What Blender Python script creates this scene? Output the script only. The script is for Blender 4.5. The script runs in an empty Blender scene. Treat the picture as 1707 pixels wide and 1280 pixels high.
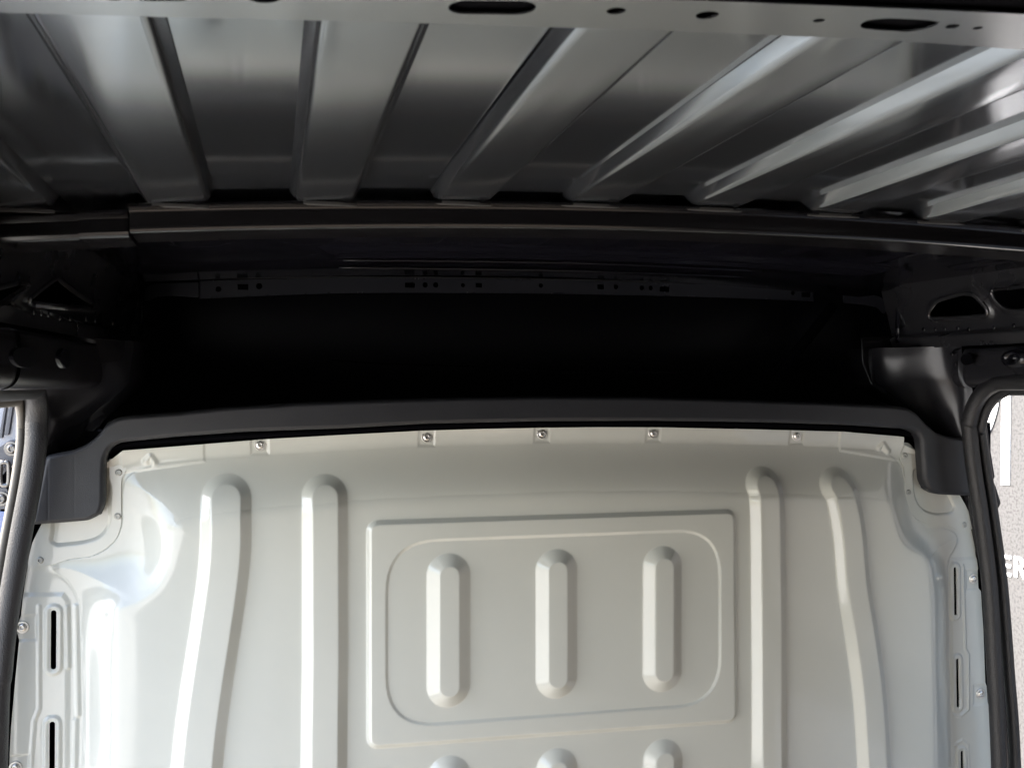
import bpy, math, random
import numpy as np
from mathutils import Vector, Matrix
random.seed(4)
R = math.radians
S = bpy.context.scene
COL = S.collection

# ------------------------------------------------------------------ camera, sky, sun, exposure
PSI, F = R(13.3), 1700.0           # the camera looks level, turned a little to the right of the van's axis (+Y)
SP, CP = math.sin(PSI), math.cos(PSI)
cam = bpy.data.cameras.new('camera'); camo = bpy.data.objects.new('camera', cam); COL.objects.link(camo)
camo.location = (0, 0, 0); camo.rotation_euler = (R(90), 0, -PSI)
cam.sensor_fit = 'HORIZONTAL'; cam.sensor_width = 36; cam.lens = 36 * F / 1707
cam.clip_start = .01; cam.clip_end = 3000
cam.dof.use_dof = True; cam.dof.focus_distance = 1.70; cam.dof.aperture_fstop = 15
S.camera = camo
W = bpy.data.worlds.new('World'); S.world = W; W.use_nodes = True
wn = W.node_tree.nodes; bg = wn['Background']
sky = wn.new('ShaderNodeTexSky'); sky.sky_type = 'NISHITA'; sky.sun_disc = False
SUN_EL, SUN_AZ = R(42), R(284)     # azimuth clockwise from +Y: sun on the van's left, shining in on the load floor
sky.sun_elevation = SUN_EL; sky.sun_rotation = SUN_AZ; sky.air_density = 1.0; sky.dust_density = 2.5; sky.ozone_density = 1.0
W.node_tree.links.new(sky.outputs[0], bg.inputs[0]); bg.inputs[1].default_value = 0.12
sl = bpy.data.lights.new('sun', 'SUN'); sl.energy = 3.2; sl.angle = R(.5); sl.color = (1, .94, .85)
so = bpy.data.objects.new('sun', sl); COL.objects.link(so)
sd = Vector((math.sin(SUN_AZ) * math.cos(SUN_EL), math.cos(SUN_AZ) * math.cos(SUN_EL), math.sin(SUN_EL)))
so.rotation_euler = sd.to_track_quat('Z', 'Y').to_euler(); so.location = (-3, -6, 8)
S.view_settings.view_transform = 'Standard'; S.view_settings.look = 'None'
S.view_settings.exposure = 2.98; S.view_settings.gamma = 1
S.render.engine = 'CYCLES'; S.cycles.use_denoising = True
S.cycles.max_bounces = 10; S.cycles.diffuse_bounces = 6; S.cycles.glossy_bounces = 5
S.cycles.sample_clamp_indirect = 8; S.cycles.caustics_reflective = False; S.cycles.caustics_refractive = False

# ------------------------------------------------------------------ measuring: a sight line of the photograph met with a plane of the van
def ray(u, v):
    a, b = (u - 853.5) / F, (640 - v) / F
    return SP + a * CP, CP - a * SP, b
def PY(u, v, Y):
    d = ray(u, v); t = Y / d[1]; return (d[0] * t, Y, d[2] * t)
def PX(u, v, X):
    d = ray(u, v); t = X / d[0]; return (X, d[1] * t, d[2] * t)
def xz(pts, Y):
    return [(p[0], p[2]) for p in (PY(u, v, Y) for u, v in pts)]

# ------------------------------------------------------------------ materials
def mat(name, base, rough=.3, metal=0., bump=0., bscale=300, mottle=0., mscale=6, coat=0., spec=.5, var=0.):
    m = bpy.data.materials.new(name); m.use_nodes = True
    nt = m.node_tree; b = nt.nodes['Principled BSDF']
    b.inputs['Base Color'].default_value = (*base, 1); b.inputs['Roughness'].default_value = rough
    b.inputs['Metallic'].default_value = metal; b.inputs['Specular IOR Level'].default_value = spec
    if coat: b.inputs['Coat Weight'].default_value = coat; b.inputs['Coat Roughness'].default_value = .03
    tc = nt.nodes.new('ShaderNodeTexCoord')
    if bump:
        n = nt.nodes.new('ShaderNodeTexNoise'); n.inputs['Scale'].default_value = bscale; n.inputs['Detail'].default_value = 2
        bp = nt.nodes.new('ShaderNodeBump'); bp.inputs['Strength'].default_value = bump; bp.inputs['Distance'].default_value = .001
        nt.links.new(tc.outputs['Object'], n.inputs['Vector']); nt.links.new(n.outputs[0], bp.inputs['Height'])
        nt.links.new(bp.outputs[0], b.inputs['Normal'])
    if mottle:
        n = nt.nodes.new('ShaderNodeTexNoise'); n.inputs['Scale'].default_value = mscale; n.inputs['Detail'].default_value = 5
        mr = nt.nodes.new('ShaderNodeMapRange'); mr.inputs[1].default_value = .3; mr.inputs[2].default_value = .7
        mr.inputs[3].default_value = max(0, rough - mottle); mr.inputs[4].default_value = rough + mottle
        nt.links.new(tc.outputs['Object'], n.inputs['Vector']); nt.links.new(n.outputs[0], mr.inputs[0])
        nt.links.new(mr.outputs[0], b.inputs['Roughness'])
    if var:
        n = nt.nodes.new('ShaderNodeTexNoise'); n.inputs['Scale'].default_value = 9; n.inputs['Detail'].default_value = 6
        mx = nt.nodes.new('ShaderNodeMix'); mx.data_type = 'RGBA'
        mx.inputs[6].default_value = (*[c * (1 - var) for c in base], 1); mx.inputs[7].default_value = (*[min(1, c * (1 + var)) for c in base], 1)
        nt.links.new(tc.outputs['Object'], n.inputs['Vector']); nt.links.new(n.outputs[0], mx.inputs[0])
        nt.links.new(mx.outputs[2], b.inputs['Base Color'])
    return m
M = {}
M['white'] = mat('grey_white_paint', (.61, .622, .572), .09, bump=.010, bscale=170, mottle=.025, mscale=11, coat=.4, var=.03)
M['roof'] = mat('satin_dark_primer', (.50, .535, .59), .095, metal=.96, bump=.002, bscale=500)
M['rib'] = mat('satin_rib_primer', (.49, .52, .57), .135, metal=.96)
M['black'] = mat('gloss_black_paint', (.007, .007, .010), .13, bump=.02, bscale=60, mottle=.05, mscale=20)
M['bow'] = mat('satin_black_primer', (.009, .0085, .0095), .17, bump=.004, bscale=200, mottle=.03, mscale=20, spec=.4)
M['trim'] = mat('charcoal_plastic', (.019, .020, .0235), .5, bump=.25, bscale=900, mottle=.05, mscale=30)
M['side'] = mat('stamped_black_primer', (.022, .022, .025), .3, coat=1, mottle=.05, mscale=15)
M['black2'] = mat('satin_black_pillar', (.018, .018, .021), .25)
M['plate'] = mat('satin_grey_primer', (.44, .46, .485), .2, metal=.9, mottle=.03, mscale=8)
M['rail'] = mat('satin_header_primer', (.038, .038, .046), .33, mottle=.05)
M['hem'] = mat('grey_hem_primer', (.05, .048, .048), .3)
M['rubber'] = mat('seal_rubber', (.015, .015, .017), .45, bump=1.0, bscale=450)
M['rubber_pale'] = mat('pale_seal_rubber', (.13, .12, .105), .5, bump=.2, bscale=700)
M['zinc'] = mat('zinc_steel', (.78, .76, .72), .38, metal=1, mottle=.1, mscale=200)
M['hole'] = mat('hole_black', (.002, .002, .003), .9, spec=.05)  # near-black that stands for the shade inside holes, slots and gaps
M['cavity_dark'] = mat('cavity_shade_black', (.002, .002, .0035), .6, spec=.25, bump=.3, bscale=300)  # near-black that carries the deep shade of the over-cab cavity
M['jamb'] = mat('pale_lilac_paint', (.30, .32, .38), .18, coat=.5)
M['bracket'] = mat('grey_bracket_steel', (.10, .10, .11), .4, metal=.3)
M['sealant'] = mat('grey_sealant', (.06, .058, .055), .45)
M['blue'] = mat('blue_car_paint', (.10, .15, .34), .12, coat=1)
M['glass'] = mat('dark_glass', (.02, .025, .03), .03)
M['white_letters'] = mat('white_sign_paint', (.86, .86, .86), .5)
def floor_mat():
    m = mat('plywood', (.24, .17, .11), .5); nt = m.node_tree; b = nt.nodes['Principled BSDF']
    tc = nt.nodes.new('ShaderNodeTexCoord'); mp = nt.nodes.new('ShaderNodeMapping'); mp.inputs['Scale'].default_value = (18, 1.2, 1)
    n = nt.nodes.new('ShaderNodeTexNoise'); n.inputs['Scale'].default_value = 5; n.inputs['Detail'].default_value = 6
    cr = nt.nodes.new('ShaderNodeValToRGB'); cr.color_ramp.elements[0].color = (.125, .106, .088, 1); cr.color_ramp.elements[1].color = (.22, .19, .163, 1)
    nt.links.new(tc.outputs['Object'], mp.inputs[0]); nt.links.new(mp.outputs[0], n.inputs['Vector'])
    nt.links.new(n.outputs[0], cr.inputs[0]); nt.links.new(cr.outputs[0], b.inputs['Base Color'])
    return m
M['ply'] = floor_mat()
def speckle(name, c1, c2, c3, scale):
    m = mat(name, c1, .75, bump=.6, bscale=60); nt = m.node_tree; b = nt.nodes['Principled BSDF']
    tc = nt.nodes.new('ShaderNodeTexCoord')
    n = nt.nodes.new('ShaderNodeTexNoise'); n.inputs['Scale'].default_value = scale; n.inputs['Detail'].default_value = 3
    cr = nt.nodes.new('ShaderNodeValToRGB'); e = cr.color_ramp.elements
    e[0].position = .36; e[0].color = (*c3, 1); e[1].position = .5; e[1].color = (*c1, 1)
    x = cr.color_ramp.elements.new(.66); x.color = (*c2, 1)
    nt.links.new(tc.outputs['Object'], n.inputs['Vector']); nt.links.new(n.outputs[0], cr.inputs[0]); nt.links.new(cr.outputs[0], b.inputs['Base Color'])
    return m
M['wall'] = speckle('speckled_render', (.047, .046, .047), (.055, .054, .055), (.024, .023, .024), 85)
M['ground'] = speckle('concrete_paving', (.42, .41, .385), (.47, .46, .435), (.34, .33, .31), 14)

# ------------------------------------------------------------------ helpers
def link(name, me, m, parent=None, loc=None):
    o = bpy.data.objects.new(name, me); COL.objects.link(o)
    if m is not None and not me.materials: me.materials.append(M[m] if isinstance(m, str) else m)
    if parent is not None: o.parent = parent
    if loc is not None: o.location = loc
    return o
def mesh(name, V, Fc, m, parent=None, smooth=True, loc=None, angle=None):
    me = bpy.data.meshes.new(name)
    me.from_pydata([tuple(v) for v in V], [], [tuple(f) for f in Fc]); me.validate()
    if smooth:
        me.shade_smooth()
        if angle is not None: me.set_sharp_from_angle(angle=R(angle))
    me.update()
    return link(name, me, m, parent, loc)
def tag(o, label=None, cat=None, group=None, kind=None):
    for k, v in (('label', label), ('category', cat), ('group', group), ('kind', kind)):
        if v: o[k] = v
    return o
def empty(name, loc=(0, 0, 0)):
    o = bpy.data.objects.new(name, None); COL.objects.link(o); o.location = loc; o.empty_display_size = .1; return o
def curve_pts(pts, n=8):
    """Catmull-Rom through the points"""
    P = [Vector(p) for p in pts]; P = [P[0] * 2 - P[1]] + P + [P[-1] * 2 - P[-2]]; out = []
    for i in range(1, len(P) - 2):
        for k in range(n):
            t = k / n; a, b, c, d = P[i - 1:i + 3]
            out.append(.5 * ((2 * b) + (c - a) * t + (2 * a - 5 * b + 4 * c - d) * t * t + (3 * b - a - 3 * c + d) * t ** 3))
    out.append(P[-2]); return out
def tube(name, path, prof, m, parent, up=(1, 0, 0)):
    """sweep a closed profile [(a, b)] along the path; a runs along 'up', b across it"""
    V, Fc = [], []; up = Vector(up); n = len(prof)
    for i, p in enumerate(path):
        t = (path[min(i + 1, len(path) - 1)] - path[max(i - 1, 0)]).normalized()
        A = (up - t * up.dot(t)).normalized(); B = t.cross(A)
        V += [p + A * a + B * b for a, b in prof]
    for i in range(len(path) - 1):
        for k in range(n):
            k2 = (k + 1) % n; Fc.append((i * n + k, i * n + k2, (i + 1) * n + k2, (i + 1) * n + k))
    Fc.append(tuple(range(n))[::-1]); Fc.append(tuple(range((len(path) - 1) * n, len(path) * n)))
    return mesh(name, V, Fc, m, parent)
def ell(ra, rb, n=14): return [(ra * math.cos(6.28319 * k / n), rb * math.sin(6.28319 * k / n)) for k in range(n)]
def box(name, x0, x1, y0, y1, z0, z1, m, parent=None, bev=.0):
    V = [(x, y, z) for z in (z0, z1) for y in (y0, y1) for x in (x0, x1)]
    Fc = [(0, 2, 3, 1), (4, 5, 7, 6), (0, 1, 5, 4), (2, 6, 7, 3), (0, 4, 6, 2), (1, 3, 7, 5)]
    o = mesh(name, V, Fc, m, parent, smooth=False)
    if bev: md = o.modifiers.new('bevel', 'BEVEL'); md.width = bev; md.segments = 3
    return o
def prism(name, poly, axis_fn, d0, d1, m, parent=None, bev=0.):
    """extrude a 2D outline between depths d0 and d1; axis_fn(a, b, d) gives the point"""
    n = len(poly); V = [axis_fn(a, b, d0) for a, b in poly] + [axis_fn(a, b, d1) for a, b in poly]
    Fc = [tuple(range(n)), tuple(range(n, 2 * n))[::-1]] + [((i + 1) % n, i, n + i, n + (i + 1) % n) for i in range(n)]
    o = mesh(name, V, Fc, m, parent, smooth=False)
    if bev: md = o.modifiers.new('bevel', 'BEVEL'); md.width = bev; md.segments = 3; md.limit_method = 'ANGLE'
    return o
# signed distances on numpy arrays, positive inside
def sd_poly(x, z, poly):
    d = np.full(x.shape, 1e9); s = np.zeros(x.shape, bool); n = len(poly)
    for i in range(n):
        ax, az = poly[i]; bx, bz = poly[(i + 1) % n]
        ex, ez = bx - ax, bz - az; wx, wz = x - ax, z - az
        t = np.clip((wx * ex + wz * ez) / (ex * ex + ez * ez + 1e-12), 0, 1)
        d = np.minimum(d, np.hypot(wx - ex * t, wz - ez * t))
        c = ((az > z) != (bz > z)) & (x < ex * (z - az) / (ez if abs(ez) > 1e-12 else 1e-12) + ax); s ^= c
    return np.where(s, d, -d)
def sd_path(x, z, pts, r):
    d = np.full(x.shape, 1e9)
    for (ax, az), (bx, bz) in zip(pts[:-1], pts[1:]):
        ex, ez = bx - ax, bz - az; t = np.clip(((x - ax) * ex + (z - az) * ez) / (ex * ex + ez * ez + 1e-12), 0, 1)
        d = np.minimum(d, np.hypot(x - ax - ex * t, z - az - ez * t))
    return r - d
def rounded(poly, r, n=6):
    """round the corners of a polygon"""
    out = []; k = len(poly)
    for i in range(k):
        p = Vector(poly[i]); a = (Vector(poly[i - 1]) - p); b = (Vector(poly[(i + 1) % k]) - p)
        rr = min(r, a.length * .49, b.length * .49); p0 = p + a.normalized() * rr; p2 = p + b.normalized() * rr
        for j in range(n + 1):
            t = j / n; q = p0 * (1 - t) ** 2 + p * 2 * t * (1 - t) + p2 * t * t; out.append((q.x, q.y))
    return out
def smooth2(pts, n=5): return [(p.x, p.y) for p in (Vector(q[:2]) for q in curve_pts([(a, b, 0) for a, b in pts], n))]
def sclamp(x, e=.14): return .5 * (np.sqrt(x * x + e * e) - np.sqrt((x - 1) ** 2 + e * e) + 1)
def ramp(d, w, e=.14): return sclamp(d / w, e)

def cut_sheet(name, A, B, keep, pos, m, parent, thick=(0, .002, 0), nrm=None, flip=False, pieces=None):
    """a sheet over the grid A x B; 'keep' is positive where there is metal; holes and outline are snapped to its zero line.
    pos(a, b) -> 3 arrays. pieces: function(a, b) -> int id per face and a dict id -> (name) to split in several objects"""
    a, b = np.meshgrid(A, B, indexing='xy'); a = a.copy(); b = b.copy()
    cell = min(A[1] - A[0], B[1] - B[0]) if B[1] > B[0] else (A[1] - A[0])
    for _ in range(2):
        s = keep(a, b); h = cell * .2
        gx = (keep(a + h, b) - keep(a - h, b)) / (2 * h); gz = (keep(a, b + h) - keep(a, b - h)) / (2 * h); g = gx * gx + gz * gz + 1e-9
        near = np.abs(s) < .72 * cell
        a = np.where(near, a - s * gx / g, a); b = np.where(near, b - s * gz / g, b)
    ny, nx = a.shape; idx = np.arange(nx * ny).reshape(ny, nx)
    q = np.stack([idx[:-1, :-1], idx[:-1, 1:], idx[1:, 1:], idx[1:, :-1]], -1).reshape(-1, 4)
    ac = a.ravel()[q].mean(1); bc = b.ravel()[q].mean(1)
    ok = keep(ac, bc) > 0; q = q[ok]; ac, bc = ac[ok], bc[ok]
    if flip: q = q[:, ::-1]
    px, py, pz = pos(a, b); P = np.stack([px.ravel(), py.ravel(), pz.ravel()], -1)
    N = None
    if nrm is not None: N = np.stack([t.ravel() for t in nrm(a, b)], -1); N /= np.linalg.norm(N, axis=1)[:, None]
    ids = np.zeros(len(q), int) if pieces is None else pieces[0](ac, bc)
    # boundary edges of the whole sheet
    E = np.concatenate([q[:, [0, 1]], q[:, [1, 2]], q[:, [2, 3]], q[:, [3, 0]]]); Ei = np.tile(ids, 4)
    key = np.sort(E, 1); kk = key[:, 0].astype(np.int64) * (nx * ny) + key[:, 1]
    u, inv, cnt = np.unique(kk, return_inverse=True, return_counts=True); bd = cnt[inv] == 1
    out = {}
    for i in np.unique(ids):
        qq = q[ids == i]; e = E[bd & (Ei == i)]
        used, inv2 = np.unique(qq, return_inverse=True); qq = inv2.reshape(-1, 4)
        rem = -np.ones(nx * ny, int); rem[used] = np.arange(len(used)); V = P[used]
        faces = qq; NV = N[used] if N is not None else None
        if len(e):
            eu, ei = np.unique(e, return_inverse=True); ei = ei.reshape(-1, 2)
            V0 = P[eu]; n0 = len(V); V = np.concatenate([V, V0, V0 + np.array(thick)])
            k = len(eu); faces = np.concatenate([qq, np.stack([n0 + ei[:, 1], n0 + ei[:, 0], n0 + k + ei[:, 0], n0 + k + ei[:, 1]], -1)])
        me = bpy.data.meshes.new(name); me.vertices.add(len(V)); me.vertices.foreach_set('co', V.ravel())
        me.loops.add(len(faces) * 4); me.loops.foreach_set('vertex_index', faces.ravel().astype(np.int32))
        me.polygons.add(len(faces)); me.polygons.foreach_set('loop_start', np.arange(0, len(faces) * 4, 4, dtype=np.int32))
        me.update(calc_edges=True); me.shade_smooth()
        if NV is not None:
            full = np.zeros((len(V), 3)); full[:len(NV)] = NV
            if len(e):
                me.normals_split_custom_set_from_vertices([tuple(t) for t in full])
            else: me.normals_split_custom_set_from_vertices([tuple(t) for t in full])
        nm = name if pieces is None else pieces[1][int(i)]
        me.name = nm; out[int(i)] = link(nm, me, m, parent)
    return out

def lathe(prof, n=20):
    V, Fc = [], []
    for r, h in prof:
        V += [(r * math.cos(6.28319 * k / n), r * math.sin(6.28319 * k / n), h) for k in range(n)]
    for i in range(len(prof) - 1):
        for k in range(n):
            k2 = (k + 1) % n; Fc.append((i * n + k, i * n + k2, (i + 1) * n + k2, (i + 1) * n + k))
    Fc.append(tuple(range((len(prof) - 1) * n, len(prof) * n)))
    return V, Fc
def bolt_meshes():
    # socket-head screw: six-lobed recess cut in a domed button head, on a wide washer
    V, Fc = [], []; n = 36
    def ring(r, h, lobe=0):
        V.extend([((r + lobe * r * .16 * math.cos(6 * 6.28319 * k / n)) * math.cos(6.28319 * k / n), (r + lobe * r * .16 * math.cos(6 * 6.28319 * k / n)) * math.sin(6.28319 * k / n), h) for k in range(n)])
    for r, h, l in ((.0066, 0, 0), (.0068, .0015, 0), (.0062, .0036, 0), (.0048, .0048, 0), (.0033, .0052, .6), (.0029, .0050, 1), (.0028, .0022, 1)): ring(r, h, l)
    for i in range(6):
        for k in range(n): k2 = (k + 1) % n; Fc.append((i * n + k, i * n + k2, (i + 1) * n + k2, (i + 1) * n + k))
    Fc.append(tuple(range(6 * n, 7 * n)))
    head = bpy.data.meshes.new('bolt'); head.from_pydata(V, [], Fc); head.shade_smooth(); head.set_sharp_from_angle(angle=R(40)); head.materials.append(M['zinc'])
    V, Fc = lathe([(.0098, -.0005), (.0098, .0010), (.0092, .0016), (.0062, .0017)], 28)
    w = bpy.data.meshes.new('washer'); w.from_pydata(V, [], Fc); w.shade_smooth(); w.set_sharp_from_angle(angle=R(40)); w.materials.append(M['zinc'])
    V, Fc = lathe([(.0054, 0), (.0052, .0009), (.0040, .0017), (.0026, .0019), (.0022, .0017), (.0021, .0003)], 24)
    rv = bpy.data.meshes.new('rivet'); rv.from_pydata(V, [], Fc); rv.shade_smooth(); rv.set_sharp_from_angle(angle=R(50)); rv.materials.append(M['rivet'])
    V, Fc = lathe([(.0017, 0), (.0014, .0009), (.0006, .0014)], 12)
    pin = bpy.data.meshes.new('rivet_pin'); pin.from_pydata(V, [], Fc); pin.materials.append(M['zinc'])
    return head, w, rv
M['rivet'] = mat('grey_painted_rivet', (.42, .42, .39), .3, metal=.3)
HEAD, WASHER, RIVET = bolt_meshes()
v_, f_ = lathe([(.0045, 0), (.0042, .0012), (.0030, .0020), (.0012, .0016)], 16)
WELD = bpy.data.meshes.new('spot_weld'); WELD.from_pydata(v_, [], f_); WELD.shade_smooth(); WELD.materials.append(M['black'])
def place(name, me, p, direction, parent, scale=1., spin=0.):
    o = bpy.data.objects.new(name, me); COL.objects.link(o); o.parent = parent; o.location = p
    q = Vector(direction).to_track_quat('Z', 'Y') @ Matrix.Rotation(spin, 3, 'Z').to_quaternion()
    o.rotation_mode = 'QUATERNION'; o.rotation_quaternion = q; o.scale = (scale,) * 3; return o
def bolt(p, direction, parent, scale=1.):
    h = place('bolt', HEAD, p, direction, parent, scale, random.random())
    w = bpy.data.objects.new('washer', WASHER); COL.objects.link(w); w.parent = h; return h

# ------------------------------------------------------------------ the place outside
GZ = -1.95
tag(mesh('ground', [(-600, -600, GZ), (600, -600, GZ), (600, 600, GZ), (-600, 600, GZ)], [(0, 1, 2, 3)], 'ground', smooth=False), kind='structure')

# =================================================================== THE VAN
van = tag(empty('cargo_van', (.46, 0, GZ)), 'dark cargo van body seen from inside, bare ribbed metal roof, both side openings', 'van')
def V_(o):  # keep world placement under the van's base empty
    o.parent = van; o.matrix_parent_inverse = Matrix.Translation((-.46, 0, -GZ)); return o
XC = .46
def interp(z, tab):
    zs = [t[0] for t in tab]; xs = [t[1] for t in tab]; return np.interp(z, zs, xs)
TL = [(-1.35, -.40), (-.70, -.392), (-.53, -.383), (-.34, -.3695), (-.20, -.350), (-.087, -.330), (-.01, -.322), (.02, -.292), (.045, -.262), (.10, -.256), (.22, -.222), (.28, -.205)]
def XL(z): return interp(z, TL)
TR = [(-1.35, 1.315), (-.69, 1.298), (-.50, 1.284), (-.319, 1.264), (-.20, 1.248), (-.065, 1.2235), (-.01, 1.222), (.02, 1.216), (.04, 1.212), (.10, 1.211), (.22, 1.178), (.28, 1.16)]
def taper(y): return np.clip((1.95 - y) * .058, 0, .05)
def taperR(y): return np.clip((1.75 - y) * .055, 0, .05)
def XR(z): return interp(z, TR)
def crown(X, z0=.2225, c=.055): return z0 - c * (X - .50) ** 2

# --- roof: recessed sheet plus the proud longitudinal ribs
RB0, PITCH, RW, RS, RH = -.128 - .156 * 2, .156, .060, .0085, .0110
YR0, YR1 = -2.2, 1.245
ribs_x = [RB0 + PITCH * i for i in range(11)]
def strip(name, prof, ys, m, parent, angle=30):
    V, Fc = [], []; n = len(prof)
    for y in ys: V += [(x, y, z) for x, z in prof]
    for j in range(len(ys) - 1):
        for k in range(n - 1): a = j * n + k; Fc.append((a, a + n, a + n + 1, a + 1))
    return V_(mesh(name, V, Fc, m, parent, angle=angle))
roof_panel = None
def fall(y): return .0150 * max(0, y - .62)      # the roof falls slightly toward the windscreen
def zr(x): return float(crown(x)) + RH + .001
pts = []
V, Fc = [], []
edges = [-.33] + [e for x in ribs_x if x > -.3 and x < 1.1 for e in (x - RS, x + RW + RS)] + [1.18]
for i in range(0, len(edges) - 1, 2):
    xs = np.linspace(edges[i], edges[i + 1], 5); ys = np.linspace(YR0, YR1, 30); base = len(V)
    for y in ys:
        for x in xs: V.append((x, y, zr(x) + .0008 * math.sin(y * 2.3 + i) - fall(y)))
    for j in range(len(ys) - 1):
        for k in range(4): a = base + j * 5 + k; Fc.append((a, a + 5, a + 6, a + 1))
roof_panel = V_(mesh('roof_panel', V, Fc, 'roof', None))
yend = 1.158
for i, x in enumerate([x for x in ribs_x if -.3 < x < 1.1]):
    prof = []
    a0, a1 = x - RS, x + RW + RS; zt, zb0, zb1 = zr, float(crown(x)), float(crown(x + RW))
    def rr(t): return t
    # rounded hat section
    raw = [(a0, zr(a0)), (x, zb0), (x + RW, zb1), (a1, zr(a1))]
    pr = [raw[0]]
    for j in (1, 2):
        p = Vector(raw[j]); q0 = Vector(raw[j - 1]); q1 = Vector(raw[j + 1]); r = .0045
        s0 = p + (q0 - p).normalized() * r; s1 = p + (q1 - p).normalized() * r
        for k in range(6): t = k / 5; w = s0 * (1 - t) ** 2 + p * 2 * t * (1 - t) + s1 * t * t; pr.append((w.x, w.y))
        if j == 1: pr += [(pr[-1][0] * (1 - t) + (x + RW - r) * t, float(crown(x)) * (1 - t) + zb1 * t) for t in (.33, .66)]
    pr.append(raw[3]); n = len(pr)
    V, Fc = [], []
    ys = list(np.linspace(YR0, yend - .012, 40)) + [yend - .006, yend - .002, yend, yend + .004]
    for j, y in enumerate(ys):
        end = len(ys) - 1 - j
        for (px, pz) in pr:
            zz = pz + .0010 * math.sin(y * 2.3 + i)
            if end <= 2:   # the pressing closes with a rounded end
                zz = pz + (zr(px) + .0005 - pz) * (0, .95, .35)[2 - end] if end != 2 else pz + .0004
                zz = pz + (zr(px) - pz) * {2: .10, 1: .45, 0: 1.0}[end]
            V.append((px, y, zz - fall(y)))
    for j in range(len(ys) - 1):
        for k in range(n - 1): a = j * n + k; Fc.append((a, a + n, a + n + 1, a + 1))
    o = mesh('roof_rib', V, Fc, 'rib', None, angle=35)
    o.parent = roof_panel
V_(mesh('roof_skin', [(-.38, YR0, .25), (1.33, YR0, .25), (1.33, 2.3, .25), (-.38, 2.3, .25)], [(0, 1, 2, 3)], 'black', None, smooth=False))

# --- near roof bow: perforated lower flange right above the camera
def sight_on_roof(u, v, z0=.2172, c=.062):
    d = ray(u, v); z = z0
    for _ in range(12): t = z / d[2]; z = z0 - c * (d[0] * t - .50) ** 2
    return d[0] * t, d[1] * t
def near_holes():
    H = []
    def oval(u0, v0, u1, v1, wide):  # a slot between two end centres
        a = sight_on_roof(u0, v0); b = sight_on_roof(u1, v1); H.append(('path', [a, b], wide))
    oval(779, 13, 862, 14, .0105)
    bean = [(1433, 42), (1445, 34), (1480, 31), (1530, 33), (1562, 36), (1566, 40), (1548, 48), (1515, 54), (1465, 51), (1436, 48)]
    H.append(('poly', rounded([sight_on_roof(*p) for p in bean], .004), 0))
    for u, v, r in ((1026, 19, .0052), (1178, 26, .0063), (1364, 35, .0032), (1587, 44.5, .0038), (1629, 47.5, .0027), (440, -3, .0075), (188, -3, .0035)):
        H.append(('path', [sight_on_roof(u, v), sight_on_roof(u + 2, v)], r))
    oval(250, -6, 292, -6, .007)
    return H
NH = near_holes()
PLATE = [sight_on_roof(*q) for q in ((-60, 20), (0, 22), (300, 30), (600, 37), (900, 45.5), (1200, 56), (1500, 69), (1707, 84), (1900, 100), (2300, 135),
                                      (2300, 60), (1900, 35), (1707, 24.5), (1500, 15), (1300, 7), (1107, -1), (900, -10), (500, -30), (0, -50), (-60, -50))]
FY0, FY1 = .40, .65
def near_keep(a, b):
    s = sd_poly(a, b, PLATE)
    for k, g, r in NH:
        s = np.minimum(s, -sd_path(a, b, g, r) if k == 'path' else -sd_poly(a, b, g))
    return s
A = np.arange(-.24, 1.5, .0020); B = np.arange(FY0, FY1, .0018)
bow = V_(cut_sheet('roof_bow', A, B, near_keep, lambda a, b: (a, b, .2172 - .062 * (a - .50) ** 2), 'plate', None, thick=(0, 0, .0014), flip=True, nrm=lambda a, b: (-.124 * (a - .50), 0 * a, -1 + 0 * a))[0])
bow['label'] = 'pale reflecting perforated lower flange of the near roof bow at the top of the view'
def ext(name, prof, m, parent=None, x0=-.24, x1=1.19, zc=lambda x: -.055 * (x - .5) ** 2, n=40, closed=True, angle=40, jag=0.):
    """extrude a Y-Z section across the van following the roof crown"""
    V, Fc = [], []; k = len(prof); xs = np.linspace(x0, x1, n)
    for x in xs: V += [(x, y, z + zc(x)) for y, z in prof]
    for i in range(n - 1):
        for j in range(k if closed else k - 1): j2 = (j + 1) % k; Fc.append((i * k + j, i * k + j2, (i + 1) * k + j2, (i + 1) * k + j))
    if closed: Fc += [tuple(range(k))[::-1], tuple(range((n - 1) * k, n * k))]
    return mesh(name, V, Fc, m, parent, angle=angle)
w = V_(ext('bow_web', [(.470, .2225), (.473, .2225), (.473, .245), (.470, .245)], 'black')); w.parent = bow; w.matrix_parent_inverse = Matrix.Identity(4)
V, Fc = [], []
xs_ = np.linspace(-.24, 1.4, 50)
for x in xs_:
    zz = .2172 - .062 * (x - .50) ** 2 + .0036
    yf = float(np.interp(x, [-.24, .15, .474, .85, 1.4], [.528, .560, .560, .572, .600])); V += [(x, yf - .09, zz), (x, yf + .018, zz)]
for i in range(49): Fc.append((2 * i, 2 * i + 1, 2 * i + 3, 2 * i + 2))
w = mesh('dark_hole_backing', V, Fc, 'hole', None); w.parent = bow  # black sheet added above the flange so its holes look dark
w = ext('bow_flange', [(.400, .243), (.470, .243), (.470, .246), (.400, .246)], 'black'); w.parent = bow

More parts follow.
